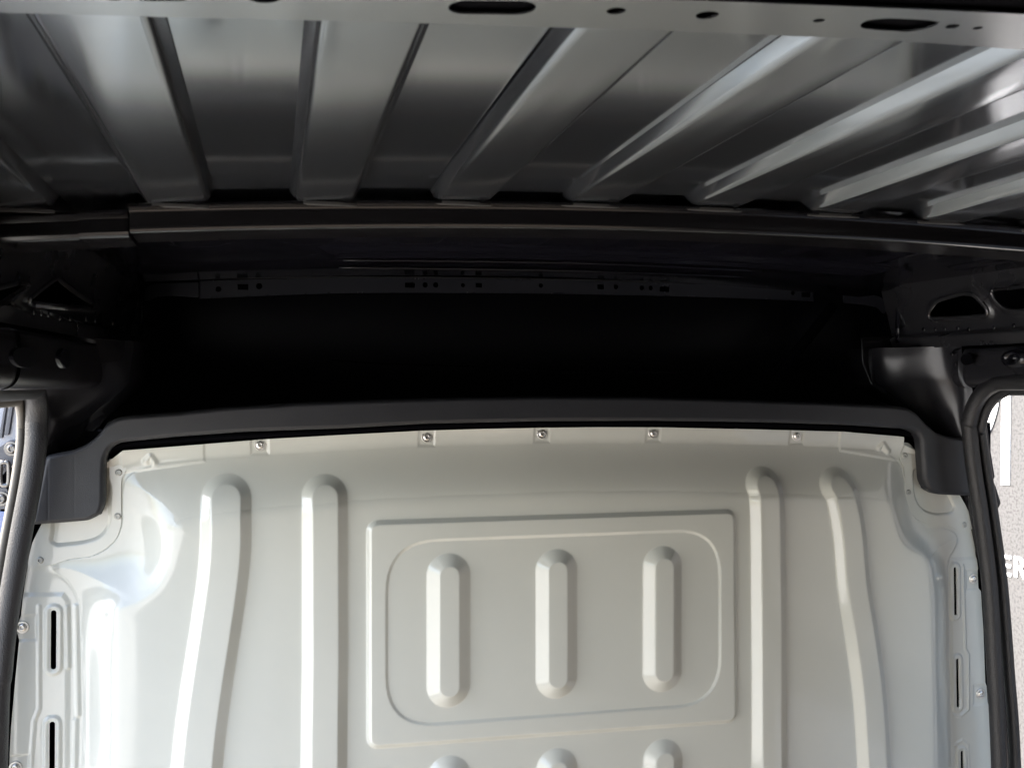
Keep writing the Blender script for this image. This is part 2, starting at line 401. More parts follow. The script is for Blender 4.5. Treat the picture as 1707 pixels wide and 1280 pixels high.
# --- the middle roof bow in front of the partition
BZ0, BZ1, BY = .187, .2125, 1.165
ZC2 = lambda x: -.050 * (x - .54) ** 2
prof = [(BY + .075, BZ0 + .002), (BY + .075, BZ0 - .001), (BY + .010, BZ0), (BY + .006, BZ0 + .0002), (BY + .0025, BZ0 + .0015), (BY + .0005, BZ0 + .004), (BY, BZ0 + .006), (BY - .0015, BZ1 - .0055), (BY - .0025, BZ1 - .0035),
        (BY - .0045, BZ1 - .0020), (BY - .008, BZ1 - .0016), (BY - .020, BZ1 - .0012), (BY - .020, BZ1 + .0015), (BY + .005, BZ1 + .003), (BY + .03, BZ1 + .004)]
xj = PY(216, 370, BY)[0]
bow2 = V_(ext('roof_bow', [(y, z) for y, z in prof], 'bow', None, xj, 1.20, ZC2, 60))
bow2['label'] = 'satin black middle roof bow in front of the partition'
prof_b = [(BY + .078, BZ0 - .003), (BY + .078, BZ0 - .005), (BY + .012, BZ0 - .004), (BY + .004, BZ0 - .003), (BY, BZ0 + .001), (BY + .001, BZ1 - .010), (BY - .004, BZ1 - .006), (BY - .014, BZ1 - .0055), (BY - .014, BZ1 - .003), (BY + .03, BZ1 - .002)]
e = ext('bow_end_bracket', prof_b, 'bow', None, -.33, xj - .0015, ZC2, 12); e.parent = bow2
e = ext('bow_end_bracket', prof_b, 'bow', None, -.325, PY(130, 370, BY)[0], lambda x: ZC2(x) - .0012, 8); e.parent = bow2
def on_bow_under(u, v):
    d = ray(u, v); t = (BZ0 + ZC2(0)) / d[2]
    for _ in range(8): t = (BZ0 + .002 + ZC2(d[0] * t)) / d[2]
    return d[0] * t, d[1] * t, d[2] * t
def disc(name, c, rx, ry, m, parent, dz=-.0015, n=18):
    V = [(c[0] + rx * math.cos(6.28319 * k / n), c[1] + ry * math.sin(6.28319 * k / n), c[2] + dz) for k in range(n)]
    V += [(p[0], p[1], p[2] + .003) for p in V]
    Fc = [tuple(range(n))[::-1], tuple(range(n, 2 * n))] + [(i, (i + 1) % n, n + (i + 1) % n, n + i) for i in range(n)]
    o = mesh(name, V, Fc, m, None, smooth=False); o.parent = parent; return o
for (u, v, r) in ((456, 392.5, .006), (528, 392, .006), (659, 391.5, .006), (724, 392, .007), (794, 392, .007), (985, 394, .008), (1048, 394, .007), (1140, 397, .010), (1232, 398, .007), (1290, 400, .008), (1460, 406, .007), (1518, 409, .008), (1572, 412, .005), (1672, 417, .009), (300, 394, .006), (322, 394, .008), (350, 394, .013)):
    p = on_bow_under(u, v); disc('drain_hole', p, r, .0045, 'hole', bow2, -.0022)
def ring_on(name, c, rx, ry, tr, m, parent, n=36):
    V, Fc = [], []
    for k in range(n):
        a = 6.28319 * k / n
        for j in range(8):
            b = 6.28319 * j / 8; V.append((c[0] + (rx + tr * math.cos(b)) * math.cos(a), c[1] + (ry + tr * math.cos(b)) * math.sin(a), c[2] + tr * math.sin(b)))
    for k in range(n):
        for j in range(8): k2, j2 = (k + 1) % n, (j + 1) % 8; Fc.append((k * 8 + j, k * 8 + j2, k2 * 8 + j2, k2 * 8 + j))
    o = mesh(name, V, Fc, m, None); o.parent = parent; return o
p = on_bow_under(83, 401); ring_on('raised_lip', (p[0], p[1], p[2] + .001), .035, .012, .003, 'bow', bow2)
p = on_bow_under(190, 397); disc('drain_hole', p, .010, .006, 'hole', bow2, -.005)
for x in ribs_x:
    if -.3 < x < 1.12:
        z = BZ1 + float(ZC2(x + .03)) + .0008
        disc('sealant_pad', (x + .030 + random.uniform(-.004, .004), BY - .0155, z - .001), .036, .0058, 'sealant', bow2, -.0022, 24)

# --- cab roof ahead of the middle bow, with pressed transverse bead
def cab_z(x, y):
    z = .2170 - .052 * (x - .5) ** 2 + 0 * y
    for rx in ribs_x:
        d = np.minimum(x - (rx - RS), rx + RW + RS - x); z = z - .006 * sclamp(d / .012) * np.clip((1.52 - y) / .02, 0, 1)
    d = np.minimum(np.minimum(x - .07, 1.05 - x), np.minimum(y - 1.56, 1.66 - y) * 1.0); z = z - .010 * sclamp(d / .018)
    d = np.minimum(np.minimum(x - .10, 1.02 - x), np.minimum(y - 1.585, 1.635 - y)); z = z + .008 * sclamp(d / .01)
    return z - .008 * sclamp((y - 1.74) / .05)
A = np.arange(-.245, 1.21, .006); B = np.concatenate([np.arange(1.235, 1.93, .006)])
V_(cut_sheet('cab_roof_panel', A, B, lambda a, b: np.minimum(a + .24, 1.2 - a) + 0 * b + 1, lambda a, b: (a, b, cab_z(a, b)), 'black', None, thick=(0, 0, .001), flip=True)[0])
# --- header rail above the cab, with punched holes
HY = 1.99
topl = smooth2(xz([(332, 468), (560, 463.5), (800, 465), (1000, 469), (1200, 475), (1405, 485.5)], HY)); botl = smooth2(xz([(332, 498), (560, 489), (800, 488.5), (1000, 491), (1200, 496), (1405, 504)], HY))
rail_poly = topl + botl[::-1]
HH = []
for u, v, r in ((364, 482, .0055), (432, 477, .006), (709, 475, .0055), (726.5, 475, .0055), (772, 475.5, .0042), (902, 476, .005), (1027, 478.5, .005), (1070, 480, .005), (1085, 480, .005), (1322, 488.5, .005), (1375, 494, .005)):
    HH.append(('c', xz([(u, v)], HY)[0], r))
for u0, u1, v0, v1 in ((396, 414, 473, 483), (675, 692, 471, 479.5), (793, 804, 471.5, 479), (996, 1007, 474, 482), (1100, 1116, 477.5, 486), (1336, 1352, 486.5, 495)):
    HH.append(('r', xz([(u0, v0), (u1, v0 + .5), (u1, v1 + .5), (u0, v1)], HY), 0))
def rail_keep(a, b):
    s = sd_poly(a, b, rail_poly)
    for h in HH:
        if h[0] == 'c': s = np.minimum(s, np.hypot(a - h[1][0], b - h[1][1]) - h[2])
        else: s = np.minimum(s, -sd_poly(a, b, h[1]))
    return s
A = np.arange(-.16, 1.14, .0022); B = np.arange(.14, .23, .0022)
rail = V_(cut_sheet('header_rail', A, B, rail_keep, lambda a, b: (a, HY + 0 * a, b), 'rail', None)[0])
rail['label'] = 'slim dark header rail with punched holes above the cab'
for pts in ([(240, 500), (242, 482), (252, 474), (270, 472), (331, 470), (331, 496), (290, 493), (262, 494), (248, 501)],
            [(1406, 486), (1440, 490), (1466, 494), (1478, 503), (1480, 514), (1474, 524), (1462, 512), (1440, 508), (1406, 505)]):
    q = rounded(xz(pts, HY - .004), .004)
    e = prism('rail_end', q, lambda a, b, d: (a, d, b), HY - .004, HY - .001, 'rail', None, .0012); e.parent = rail
# hems above the rail catching a little light
def hem(name, pts, Y, r, m): return V_(tube(name, curve_pts([PY(u, v, Y) for u, v in pts], 8), ell(r, r, 8), 'hem' if m == 'bow' else 'black', None, up=(0, 0, 1)))
hem('roof_hem', [(228, 460.5), (400, 457.5), (560, 456), (800, 458), (1000, 461.5), (1200, 467), (1350, 474), (1490, 484)], 1.94, .0022, 'bow')
hem('roof_hem', [(238, 465.5), (560, 462), (800, 463.5), (1000, 467.5), (1200, 473), (1400, 483)], 1.96, .0014, 'bow')
hem('pressed_bead_edge', [(572, 434), (800, 436), (1000, 440), (1270, 452)], 1.60, .0010, 'rail')
hem('pressed_bead_edge', [(565, 446), (800, 449), (1000, 453), (1250, 462)], 1.66, .0010, 'rail')
# cavity ahead: near-black sheet stands for its deep shade, rail down to trim
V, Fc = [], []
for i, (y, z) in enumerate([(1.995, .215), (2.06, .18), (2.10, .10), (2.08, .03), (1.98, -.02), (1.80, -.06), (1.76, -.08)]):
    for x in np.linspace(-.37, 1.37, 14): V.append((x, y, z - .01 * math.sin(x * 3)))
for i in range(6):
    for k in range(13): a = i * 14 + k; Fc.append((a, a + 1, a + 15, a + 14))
V_(mesh('cab_cavity_sheet', V, Fc, 'cavity_dark' if 'cavity_dark' in M else 'hole', None))
V_(tube('cable', curve_pts([PY(u, v, 2.02) for u, v in ((553, 600), (640, 606), (800, 611), (980, 618), (1130, 622))], 6), ell(.0012, .0012, 6), 'bow', None, up=(0, 0, 1)))
# windscreen-header tube seen faintly on the right
V_(tube('header_brace', curve_pts([PY(u, v, 1.96) for u, v in ((1390, 508), (1350, 560), (1310, 610), (1290, 650))], 5), ell(.012, .006, 10), 'hole', None, up=(1, 0, 0)))

# --- upper side panels (above the door openings)
PRX = 1.205
def yz(pts, X): return [(p[1], p[2]) for p in (PX(u, v, X) for u, v in pts)]
h1 = rounded(yz([(1549, 528), (1553, 517), (1568, 501), (1612, 488), (1627, 492), (1638, 508), (1642, 521), (1634, 527), (1556, 532)], PRX), .01)
h2 = rounded(yz([(1652, 484), (1655, 500), (1664, 513), (1678, 519), (1740, 516), (1760, 500), (1750, 470)], PRX), .012)
h3 = rounded(yz([(1775, 520), (1775, 495), (1815, 465), (1900, 440), (1920, 500), (1900, 515)], PRX), .012)
holesR = [h1, h2, h3]
def side_keep(a, b):
    s = np.minimum(np.minimum(a + 2.2, 1.815 - a), np.minimum(b - .068, .24 - b))
    for h in holesR: s = np.minimum(s, -sd_poly(a, b, h))
    return s
def lipdepth(a, b):
    o = 0
    for h in holesR: o = o + .006 * (1 - ramp(-sd_poly(a, b, h) , .012))
    o = o + (.003 + .013 * np.clip((b - .062) / .03, 0, 1)) * ramp(.094 - b, .004) * ramp(b - .058, .004)
    return o
A = np.concatenate([np.arange(-2.2, .9, .05), np.arange(.9, 1.822, .004)]); B = np.arange(.064, .245, .0035)
def cut2(name, A, B, keep, pos, m, flip):
    return V_(cut_sheet(name, A, B, keep, pos, m, None, thick=(0, 0, 0), flip=flip)[0])
sr = cut2('side_panel', A, B, side_keep, lambda a, b: (XR(b) + taperR(a) - lipdepth(a, b), a, b), 'side', True)
def left_keep(a, b):
    s = np.minimum(np.minimum(a + 2.2, 2.02 - a), np.minimum(b - .068, .24 - b))
    for h in holesL: s = np.minimum(s, -sd_poly(a, b, h))
    return s
LX = -.25
holesL = [rounded(yz([(105, 508), (100, 500), (118, 470), (124, 462), (130, 470), (150, 490), (178, 512), (172, 517)], LX), .015),
          rounded(yz([(20, 500), (55, 485), (88, 470), (98, 476), (72, 510), (40, 512)], LX), .012)]
def lipL(a, b):
    o = 0
    for h in holesL: o = o + .007 * (1 - ramp(-sd_poly(a, b, h), .014))
    o = o + .012 * ramp(.094 - b, .007) * ramp(b - .058, .004)
    return o
A2 = np.concatenate([np.arange(-2.2, .9, .05), np.arange(.9, 2.03, .005)])
sl_ = cut2('side_panel', A2, B, left_keep, lambda a, b: (XL(b) - taper(a) + lipL(a, b), a, b), 'side', False)
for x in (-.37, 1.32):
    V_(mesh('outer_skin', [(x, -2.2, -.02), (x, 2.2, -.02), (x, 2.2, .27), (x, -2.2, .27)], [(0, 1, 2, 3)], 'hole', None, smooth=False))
# vertical return edge beside the right panel
V_(tube('panel_edge', [Vector(PX(1497, v, PRX - .004)) for v in (487, 520, 545, 572)], ell(.004, .006, 10), 'black', None, up=(1, 0, 0)))
V_(tube('panel_edge', [Vector(PY(u, v, 1.99)) for u, v in ((236, 466), (236, 520), (234, 560))], ell(.004, .006, 10), 'black', None, up=(1, 0, 0)))
for hs, f, side, tp_ in ((holesR, XR, 1, taperR), (holesL, XL, -1, taper)):
    for h in hs:
        pp = [Vector((float(f(z)) + side * float(tp_(y)) - side * .0045, y, z)) for y, z in h + h[:1]]
        V_(tube('hole_lip', pp, ell(.0034, .0045, 8), 'side', None, up=(1, 0, 0)))
# spot welds
for u, v in ((1540, 549), (1559, 549), (1575, 548), (1597, 547), (1615, 549), (1657, 546), (1690, 543)):
    p = PX(u, v, PRX - .014); o = V_(place('spot_weld', WELD, p, (-1, 0, 0), None, .9))
for u, v in ((56, 520), (68, 522), (80, 524), (99, 530), (116, 531), (143, 532), (158, 534), (187, 539)):
    p = PX(u, v, LX + .012); V_(place('spot_weld', WELD, p, (1, 0, 0), None, .7))
# box rail above each door opening
def rail_box(name, Xf, side, y0, y1, m='black', zs=((.066, .030), (.064, .008), (.058, .0), (.040, -.001), (.018, -.001), (.004, .002), (-.004, .010), (-.007, .020), (-.007, .040))):
    V, Fc = [], []; ys = np.linspace(y0, y1, 24)
    path = [(z, off) for z, off in zs]
    sm = [(p.x, p.y) for p in (Vector((q[0], q[1])) for q in curve_pts([(a, b, 0) for a, b in path], 4))]
    n = len(sm)
    for y in ys: V += [(Xf + side * (off + float(taper(y) if side < 0 else taperR(y))), y, z) for z, off in sm]
    for i in range(len(ys) - 1):
        for k in range(n - 1): a = i * n + k; f = (a, a + 1, a + n + 1, a + n); Fc.append(f if side > 0 else f[::-1])
    return V_(mesh(name, V, Fc, m, None))
yj = PX(1601, 600, 1.20)[1]
rb = rail_box('door_header_rail', 1.196, 1, -2.2, yj - .002, 'black2')
rb2 = rail_box('door_header_rail', 1.188, 1, yj, PX(1583, 600, 1.19)[1], 'black2')
rail_box('door_header_rail', -.246 + .0, -1, -2.2, PX(82, 600, -.25)[1], 'black2')
rail_box('door_header_rail', -.243, -1, PX(82, 600, -.25)[1] + .002, PX(150, 600, -.25)[1], 'black2')
rail_box('door_header_rail', -.246, -1, PX(150, 600, -.25)[1] + .002, 2.0, 'black2')
def sidedisc(name, u, v, X, r, m, side, rz=None):
    p = PX(u, v, X); rz = rz or r; n = 20
    V = [(p[0], p[1] + r * math.cos(6.28319 * k / n), p[2] + rz * math.sin(6.28319 * k / n)) for k in range(n)] + [(p[0] + side * .004, p[1] + r * math.cos(6.28319 * k / n), p[2] + rz * math.sin(6.28319 * k / n)) for k in range(n)]
    return V_(mesh(name, V, [tuple(range(n)), tuple(range(n, 2 * n))[::-1]] + [(i, n + i, n + (i + 1) % n, (i + 1) % n) for i in range(n)], m, None, smooth=False))
sidedisc('round_hole', 1611, 599, 1.190, .016, 'hole', 1, .0098)
# pressed eyelet near the right edge
p = PX(1692, 598, 1.190)
V, Fc = lathe([(.030, 0), (.026, .006), (.020, .009), (.014, .008), (.010, .002), (.009, -.004)], 24)
o = V_(mesh('eyelet', V, Fc, 'black', None)); o.location = p; o.rotation_euler = (0, R(-90), 0); o.scale = (.55, 1, 1)
for u, v in ((1587, 590), (1592, 607)): V_(place('spot_weld', WELD, PX(u, v, 1.190), (-1, 0, 0), None, .8))
for u, v in ((35, 596), (105, 597)): sidedisc('round_hole', u, v, -.2405, .05 if u < 50 else .035, 'hole', 1, .010)
for u, v in ((105, 597),):
    p = PX(u, v, -.240)
    V, Fc = lathe([(.014, 0), (.012, .004), (.008, .003), (.007, -.003)], 20)
    o = V_(mesh('eyelet', V, Fc, 'black', None)); o.location = p; o.rotation_euler = (0, R(90), 0); o.scale = (.9, 3.2, 1)

# --- pillars either side of the partition (loft from the door edge round to the cavity)
def pillar(name, levels, m='black2'):
    """levels: (z, [(x, y) ...]) with equal counts"""
    V, Fc = [], []; rows = []
    for z, sec in levels:
        pts = curve_pts([(x, y, z) for x, y in sec], 5); rows.append(pts)
    n = len(rows[0])
    cols = [curve_pts([r[k] for r in rows], 5) for k in range(n)]; mrow = len(cols[0])
    for k in range(n): V += cols[k]
    for k in range(n - 1):
        for j in range(mrow - 1): a = k * mrow + j; Fc.append((a, a + mrow, a + mrow + 1, a + 1))
    return V_(mesh(name, V, Fc, m, None))
def lv(z, xo, xi, side):
    """door edge xo at y=1.59, inner edge xi beyond the partition"""
    return (z, [(xo + side * .055, 1.655), (xo + side * .035, 1.66), (xo + side * .012, 1.68), (xi + side * .030, 1.735), (xi + side * .004, 1.775), (xi, 1.83), (xi + side * .02, 1.90)])
lvR = [(.070, 1.196, 1.150), (.045, 1.200, 1.150), (.015, 1.208, 1.155), (-.01, 1.219, 1.165), (-.04, 1.240, 1.180), (-.08, 1.290, 1.25), (-.20, 1.330, 1.32), (-.34, 1.350, 1.35), (-.70, 1.390, 1.38), (-1.35, 1.40, 1.39)]
def low(rows, side):
    out = []
    for v, uo, ui in rows:
        z = PY(uo, v, 1.66)[2]; sec = []
        for k, y in enumerate((1.66, 1.67, 1.69, 1.71, 1.73, 1.75, 1.78)):
            sec.append((PY(uo + (ui - uo) * min(1, k / 5) ** .8, v, y)[0], y))
        out.append((z, sec))
    return out
lowR = low([(706, 1628, 1530), (770, 1640, 1560), (850, 1653, 1580), (935, 1667, 1600), (995, 1674, 1615), (1280, 1698, 1630), (1800, 1735, 1660), (1990, 1745, 1670)], 1)
pillar('door_pillar', [lv(z, a, b, 1) for z, a, b in lvR[:4]] + lowR)
lvL = [(.070, -.246, -.205), (.045, -.256, -.205), (.015, -.285, -.208), (-.01, -.315, -.216), (-.04, -.325, -.245), (-.08, -.345, -.310), (-.20, -.375, -.375), (-.34, -.400, -.405), (-.70, -.43, -.43), (-1.35, -.45, -.45)]
lowL = low([(706, 46, 175), (770, 34, 130), (860, 14, 90), (960, -2, 70), (1110, -18, 50), (1280, -34, 40), (1800, -50, 30), (1990, -55, 25)], -1)
pillar('door_pillar', [lv(z, a, b, -1) for z, a, b in lvL[:4]] + lowL)
# bracket plate where the right pillar meets the header (brownish, with two welds)
pl = [(1436, 562), (1498, 560), (1500, 572), (1502, 640), (1470, 655), (1452, 640), (1438, 605)]
q = rounded(xz(pl, 1.80), .006)
V_(prism('gusset_plate', q, lambda a, b, d: (a, d, b), 1.80, 1.803, 'bow', None, .001))
for u, v in ((1466, 595), (1488, 594)): V_(place('spot_weld', WELD, PY(u, v, 1.799), (0, -1, 0), None, 1.0))

# --- rubber seals round both door openings
def seal(name, vert, X_top, z_top, r, m, side, y1=.3, yc=1.6, rad=.06, n=6):
    """vert: points of the upright from the bottom up; then a corner and the run along the header toward the rear"""
    top = vert[-1]; pts = list(vert)
    for k in range(1, n + 1):
        a = R(90) * k / n
        pts.append((top[0] + (X_top - top[0]) * k / n, yc - rad + rad * math.cos(a), z_top - rad + rad * math.sin(a)))
    for y in (yc - rad - .15, yc - rad - .5, y1): pts.append((X_top, y, z_top))
    return V_(tube(name, curve_pts(pts, 5), ell(*r, 16), m, None, up=(1, 0, 0)))
def up(pts, Y): return [PY(u, v, Y) for u, v in pts][::-1]
bL = up([(61, 706), (60, 740), (52, 800), (40, 865), (30, 920), (12, 1030), (2, 1120), (-6, 1256)], 1.60)
bL = [(-.40, 1.60, -1.3)] + bL
seal('door_seal', bL, -.326, -.006, (.0155, .016), 'rubber', -1, rad=.055)['label'] = 'thick textured black rubber seal of the left door opening'
cL = [(x - .024, 1.615, z) for x, y, z in bL]
seal('door_seal', cL, -.350, -.022, (.0065, .010), 'rubber_pale', -1, yc=1.615, rad=.05)['label'] = 'thin pale rubber lip of the left door opening'
bR = [(1.31, 1.60, -1.3)] + up([(1615, 705), (1623, 780), (1634, 850), (1645, 934), (1651, 995), (1658, 1120), (1666, 1290)], 1.60)
seal('door_seal', bR, 1.219, .004, (.0125, .015), 'rubber', 1, rad=.10)['label'] = 'ribbed black rubber seal of the right door opening'
cR = [(1.345, 1.60, -1.3)] + up([(1632, 708), (1643, 780), (1654, 850), (1666, 934), (1672.5, 995), (1682, 1120), (1693, 1290)], 1.60)
seal('door_seal', cR, 1.238, -.008, (.0085, .012), 'rubber', 1, rad=.10)['label'] = 'outer lip of the right door seal'
# black stop block outside the right seal
blk = [(1634, 700), (1644, 700), (1650, 740), (1659, 795), (1656, 800), (1661, 812), (1669, 838), (1665, 847), (1660, 850), (1650, 800), (1640, 740)]
q = rounded(xz(blk, 1.64), .003)
st = V_(prism('door_stop', q, lambda a, b, d: (a, d, b), 1.64, 1.67, 'black2', None, .002))
q = xz([(1642, 744), (1646, 744), (1651, 770), (1647, 770)], 1.639)
o = prism('slot', q, lambda a, b, d: (a, d, b), 1.6385, 1.641, 'hole', None); o.parent = st
# right door jamb strip beyond the seal
# left jamb, with striker
jp = [(-60, 652), (50, 652), (46, 700), (34, 760), (20, 860), (6, 960), (-8, 1100), (-18, 1290), (-18, 1700), (-60, 1700)]
q = xz(jp, 1.70)
jamb = V_(prism('door_jamb', q, lambda a, b, d: (a, d, b), 1.70, 1.73, 'jamb', None, .001))
jamb['label'] = 'pale lilac painted door jamb outside the left seal'
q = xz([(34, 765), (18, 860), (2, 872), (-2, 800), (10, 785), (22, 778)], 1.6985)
o = prism('gap_shadow_seam', q, lambda a, b, d: (a, d, b), 1.6975, 1.6995, 'hole', None); o.name = 'jamb_gap_shade'; o.parent = jamb  # flat black plate standing for the shade in the gap
stk = V_(prism('door_striker', rounded(xz([(10, 738), (18, 733), (33, 735), (32, 757), (22, 774), (16, 778), (4, 779), (-2, 812), (13, 813), (17, 832), (14, 848), (-10, 848), (-22, 760)], 1.695), .003), lambda a, b, d: (a, d, b), 1.692, 1.696, 'bracket', None, .0008))
q = xz([(12, 852), (-4, 1010), (-30, 1010), (-30, 850)], 1.696)
o = prism('sill_panel', q, lambda a, b, d: (a, d, b), 1.693, 1.699, 'blue', None, .001); o.parent = jamb
stk['label'] = 'steel striker plate with loop on the left door jamb'
M['dull'] = mat('dull_zinc', (.20, .19, .18), .35, metal=.9)
for u, v in ((20, 748), (3, 831)):
    h = bolt(PY(u, v, 1.692), (0, -1, 0), stk, 1.15)
    for q in (h, h.children[0]): q.data = q.data.copy(); q.data.materials[0] = M['dull']
lp = [PY(u, v, 1.68) for u, v in ((8, 770), (14, 774), (14, 804), (8, 809), (1, 804), (1, 774), (8, 770))]
o = tube('striker_loop', curve_pts(lp, 6), ell(.0026, .0035, 10), 'dull', None, up=(0, 1, 0)); o.parent = stk
for (u0, u1, v0, v1) in ((2, 6, 655, 730), (12, 17, 655, 725)):
    q = xz([(u0 + 9, v0), (u1 + 9, v0), (u1 - 2, v1), (u0 - 4, v1)], 1.696)
    o = prism('jamb_bead', q, lambda a, b, d: (a, d, b), 1.694, 1.6995, 'bracket', None, .001); o.parent = jamb

# --- lower side walls behind the openings, floor, rear frame (seen in reflections and from the side)
def wall_strip(side, y0, y1, z0=-1.35, z1=-.012):
    zs = np.linspace(z0, z1, 14); ys = np.linspace(y0, y1, 8); V, Fc = [], []
    f = XR if side > 0 else XL
    for y in ys: V += [(float(f(z)), y, z) for z in zs]
    for i in range(7):
        for k in range(13): a = i * 14 + k; q = (a, a + 14, a + 15, a + 1); Fc.append(q if side < 0 else q[::-1])
    V_(mesh('side_wall', V, Fc, 'black2', None))
for s in (-1, 1):
    wall_strip(s, -2.2, .28 if s < 0 else .85)
    wall_strip(s, .28, 1.6, -1.35, -1.25)
V_(box('load_floor', -.42, 1.34, -2.2, 1.70, -1.38, -1.35, 'ply', None))
V_(box('floor_pan', -.42, 1.34, -2.2, 3.2, -1.46, -1.385, 'black', None))
for x0, x1 in ((-.42, .455), (.46, 1.34)):
    V_(box('rear_door', x0, x1, -2.24, -2.20, -1.38, .25, 'black', None))
# cab shell ahead of the partition
V_(box('cab_wall', -.46, 1.40, 2.30, 2.33, -1.38, .25, 'black', None))
for x0, x1 in ((-.47, -.455), (1.41, 1.425)): V_(box('cab_side', x0, x1, 1.735 if x0 < 0 else 1.82, 2.3, -1.38, .0, 'black', None))

# =================================================================== THE PARTITION
part = tag(empty('cargo_bulkhead', (.46, 1.70, -1.35)), 'pale grey glossy pressed-steel bulkhead with raised ribs and beads, filling the lower view', 'bulkhead')
PI_ = Matrix.Translation((-.46, -1.70, 1.35))
def P_(o): o.parent = part; o.matrix_parent_inverse = PI_; return o
Y0, H = 1.70, .038; YM = Y0 - H
outline_px = ([(207, 750), (330, 740.5), (450, 731), (575, 724), (700, 717.5), (800, 714.5), (900, 712.5), (1000, 711.5), (1105, 712), (1250, 715), (1400, 719), (1499, 727.5)]
              + [(1500, 740), (1535, 756), (1596, 828), (1607, 842), (1615, 858), (1620, 884), (1624.7, 900), (1626, 924), (1629, 947), (1630.6, 980), (1634, 985), (1638, 1048), (1641, 1137), (1644, 1142), (1646, 1173), (1649, 1178), (1652, 1271), (1657, 1500), (1660, 2250)]
              + [(-20, 2250), (8, 1500), (16, 1268), (19, 1212), (27, 1123), (32.6, 1067), (29, 1055), (29, 1042), (35.6, 1025), (38, 1000), (40, 983), (42, 968), (46, 945), (47, 933), (54, 904), (70, 874), (100, 800), (178, 772)])
OUT = xz(outline_px, Y0)
base_px = ([(246, 779), (262, 774), (334, 767), (450, 760), (575, 752), (699, 745.5), (889, 741), (1100, 740), (1310, 744), (1392, 747.5), (1457, 751), (1480, 758), (1496, 772), (1503, 790)]
           + [(1507.5, 815), (1514, 844), (1529, 870), (1545, 881), (1573, 881), (1590, 888), (1595, 900), (1588, 916), (1580, 928), (1577, 945), (1578.7, 1000), (1578.7, 1108), (1584.6, 1197), (1587.6, 1280), (1590, 1500), (1594, 2250)]
           + [(110, 2250), (128, 1500), (139.5, 1280), (143, 1203), (141, 1108), (136, 1010), (128, 985), (112, 962), (88, 950), (84, 942), (98, 936), (120, 931), (155, 927), (180, 915), (197, 898), (206, 874), (207, 830), (208, 805), (218, 790)])
BASE = rounded(xz(base_px, Y0), .02, 3)
top_px = ([(287, 872), (310, 862), (380, 851), (450, 845), (600, 833), (750, 826), (950, 819), (1100, 818), (1300, 822), (1440, 828), (1484, 833)]
          + [(1491, 850), (1496.6, 877), (1507, 904), (1523, 917), (1543, 925), (1553, 945), (1557, 1000), (1559, 1108), (1561, 1280), (1563, 1500), (1566, 2250)]
          + [(160, 2250), (180, 1500), (188.5, 1280), (190, 1150), (190, 1048), (191, 1012), (231, 998), (261, 977), (279, 944), (285, 905)])
TOP = rounded(xz(top_px, YM), .012, 3)
YF = YM - .007
rect = rounded(xz([(611, 867), (1226, 847), (1229, 1203), (611, 1248)], YM), .022, 6)
inner = rounded(xz([(643, 901), (1203, 880), (1203, 1174), (643, 1215)], YF), .085, 10)
beads = []
for (u, v0, v1) in ((748.5, 923, 1178), (928.5, 915, 1164), (1105, 909, 1154), (748.5, 1259, 1514), (928.5, 1246, 1496), (1105, 1230, 1476)):
    beads.append(xz([(u, v0 + 36), (u, v1 - 36)], YF if v0 < 1200 else YM))
ribA = smooth2(xz([(377, 845), (377, 905), (372, 967), (358, 1063), (340, 1182), (329, 1280), (318, 1420), (312, 1600), (308, 2250)], YM - .006))
ribB = xz([(542.5, 838), (543, 1100), (541, 1280), (540, 2250)], YM - .006)
ribC = xz([(1282, 822), (1284, 1000), (1285, 1280), (1287, 2250)], YM - .006)
ribD = smooth2(xz([(1408, 822), (1419.5, 895), (1427, 980), (1441.5, 1070), (1453, 1160), (1461, 1280), (1468, 1420), (1470, 1600), (1473, 2250)], YM - .006))
# the ribs run out on the slope under the flange
def ext_up(r, dx, dz): return [(r[0][0] + dx, r[0][1] + dz)] + r
ribA, ribB, ribC, ribD = ext_up(ribA, .0, .012), ext_up(ribB, 0, .008), ext_up(ribC, -.003, .012), ext_up(ribD, -.006, .012)
RIBS = [(ribA, .0385), (ribB, .0365), (ribC, .0345), (ribD, .0345)]
slots = []
for u, v0, v1, Yp, r in ((90.3, 1020, 1110, Y0, .0040), (88, 1205, 1300, Y0, .0040), (1589.8, 947, 1022, Y0, .0031), (1593.8, 1099, 1175, Y0, .0031), (1601.5, 1252, 1330, Y0, .0031), (80, 1400, 1490, Y0, .004), (1607, 1405, 1480, Y0, .0033)):
    slots.append((xz([(u, v0), (u - .5 if u < 200 else u + 1, v1)], Yp), r))
tabs = [xz([q], Y0)[0] for q in ((37, 1046), (26, 1278), (1626, 965), (1638, 1156))]
def keep(a, b):
    s = sd_poly(a, b, OUT)
    for g, r in slots: s = np.minimum(s, -sd_path(a, b, g, r))
    return s
flbolts = [xz([q], Y0)[0] for q in ((433.5, 741), (710.6, 727.8), (902, 722), (1087, 721.5), (1325, 726))]
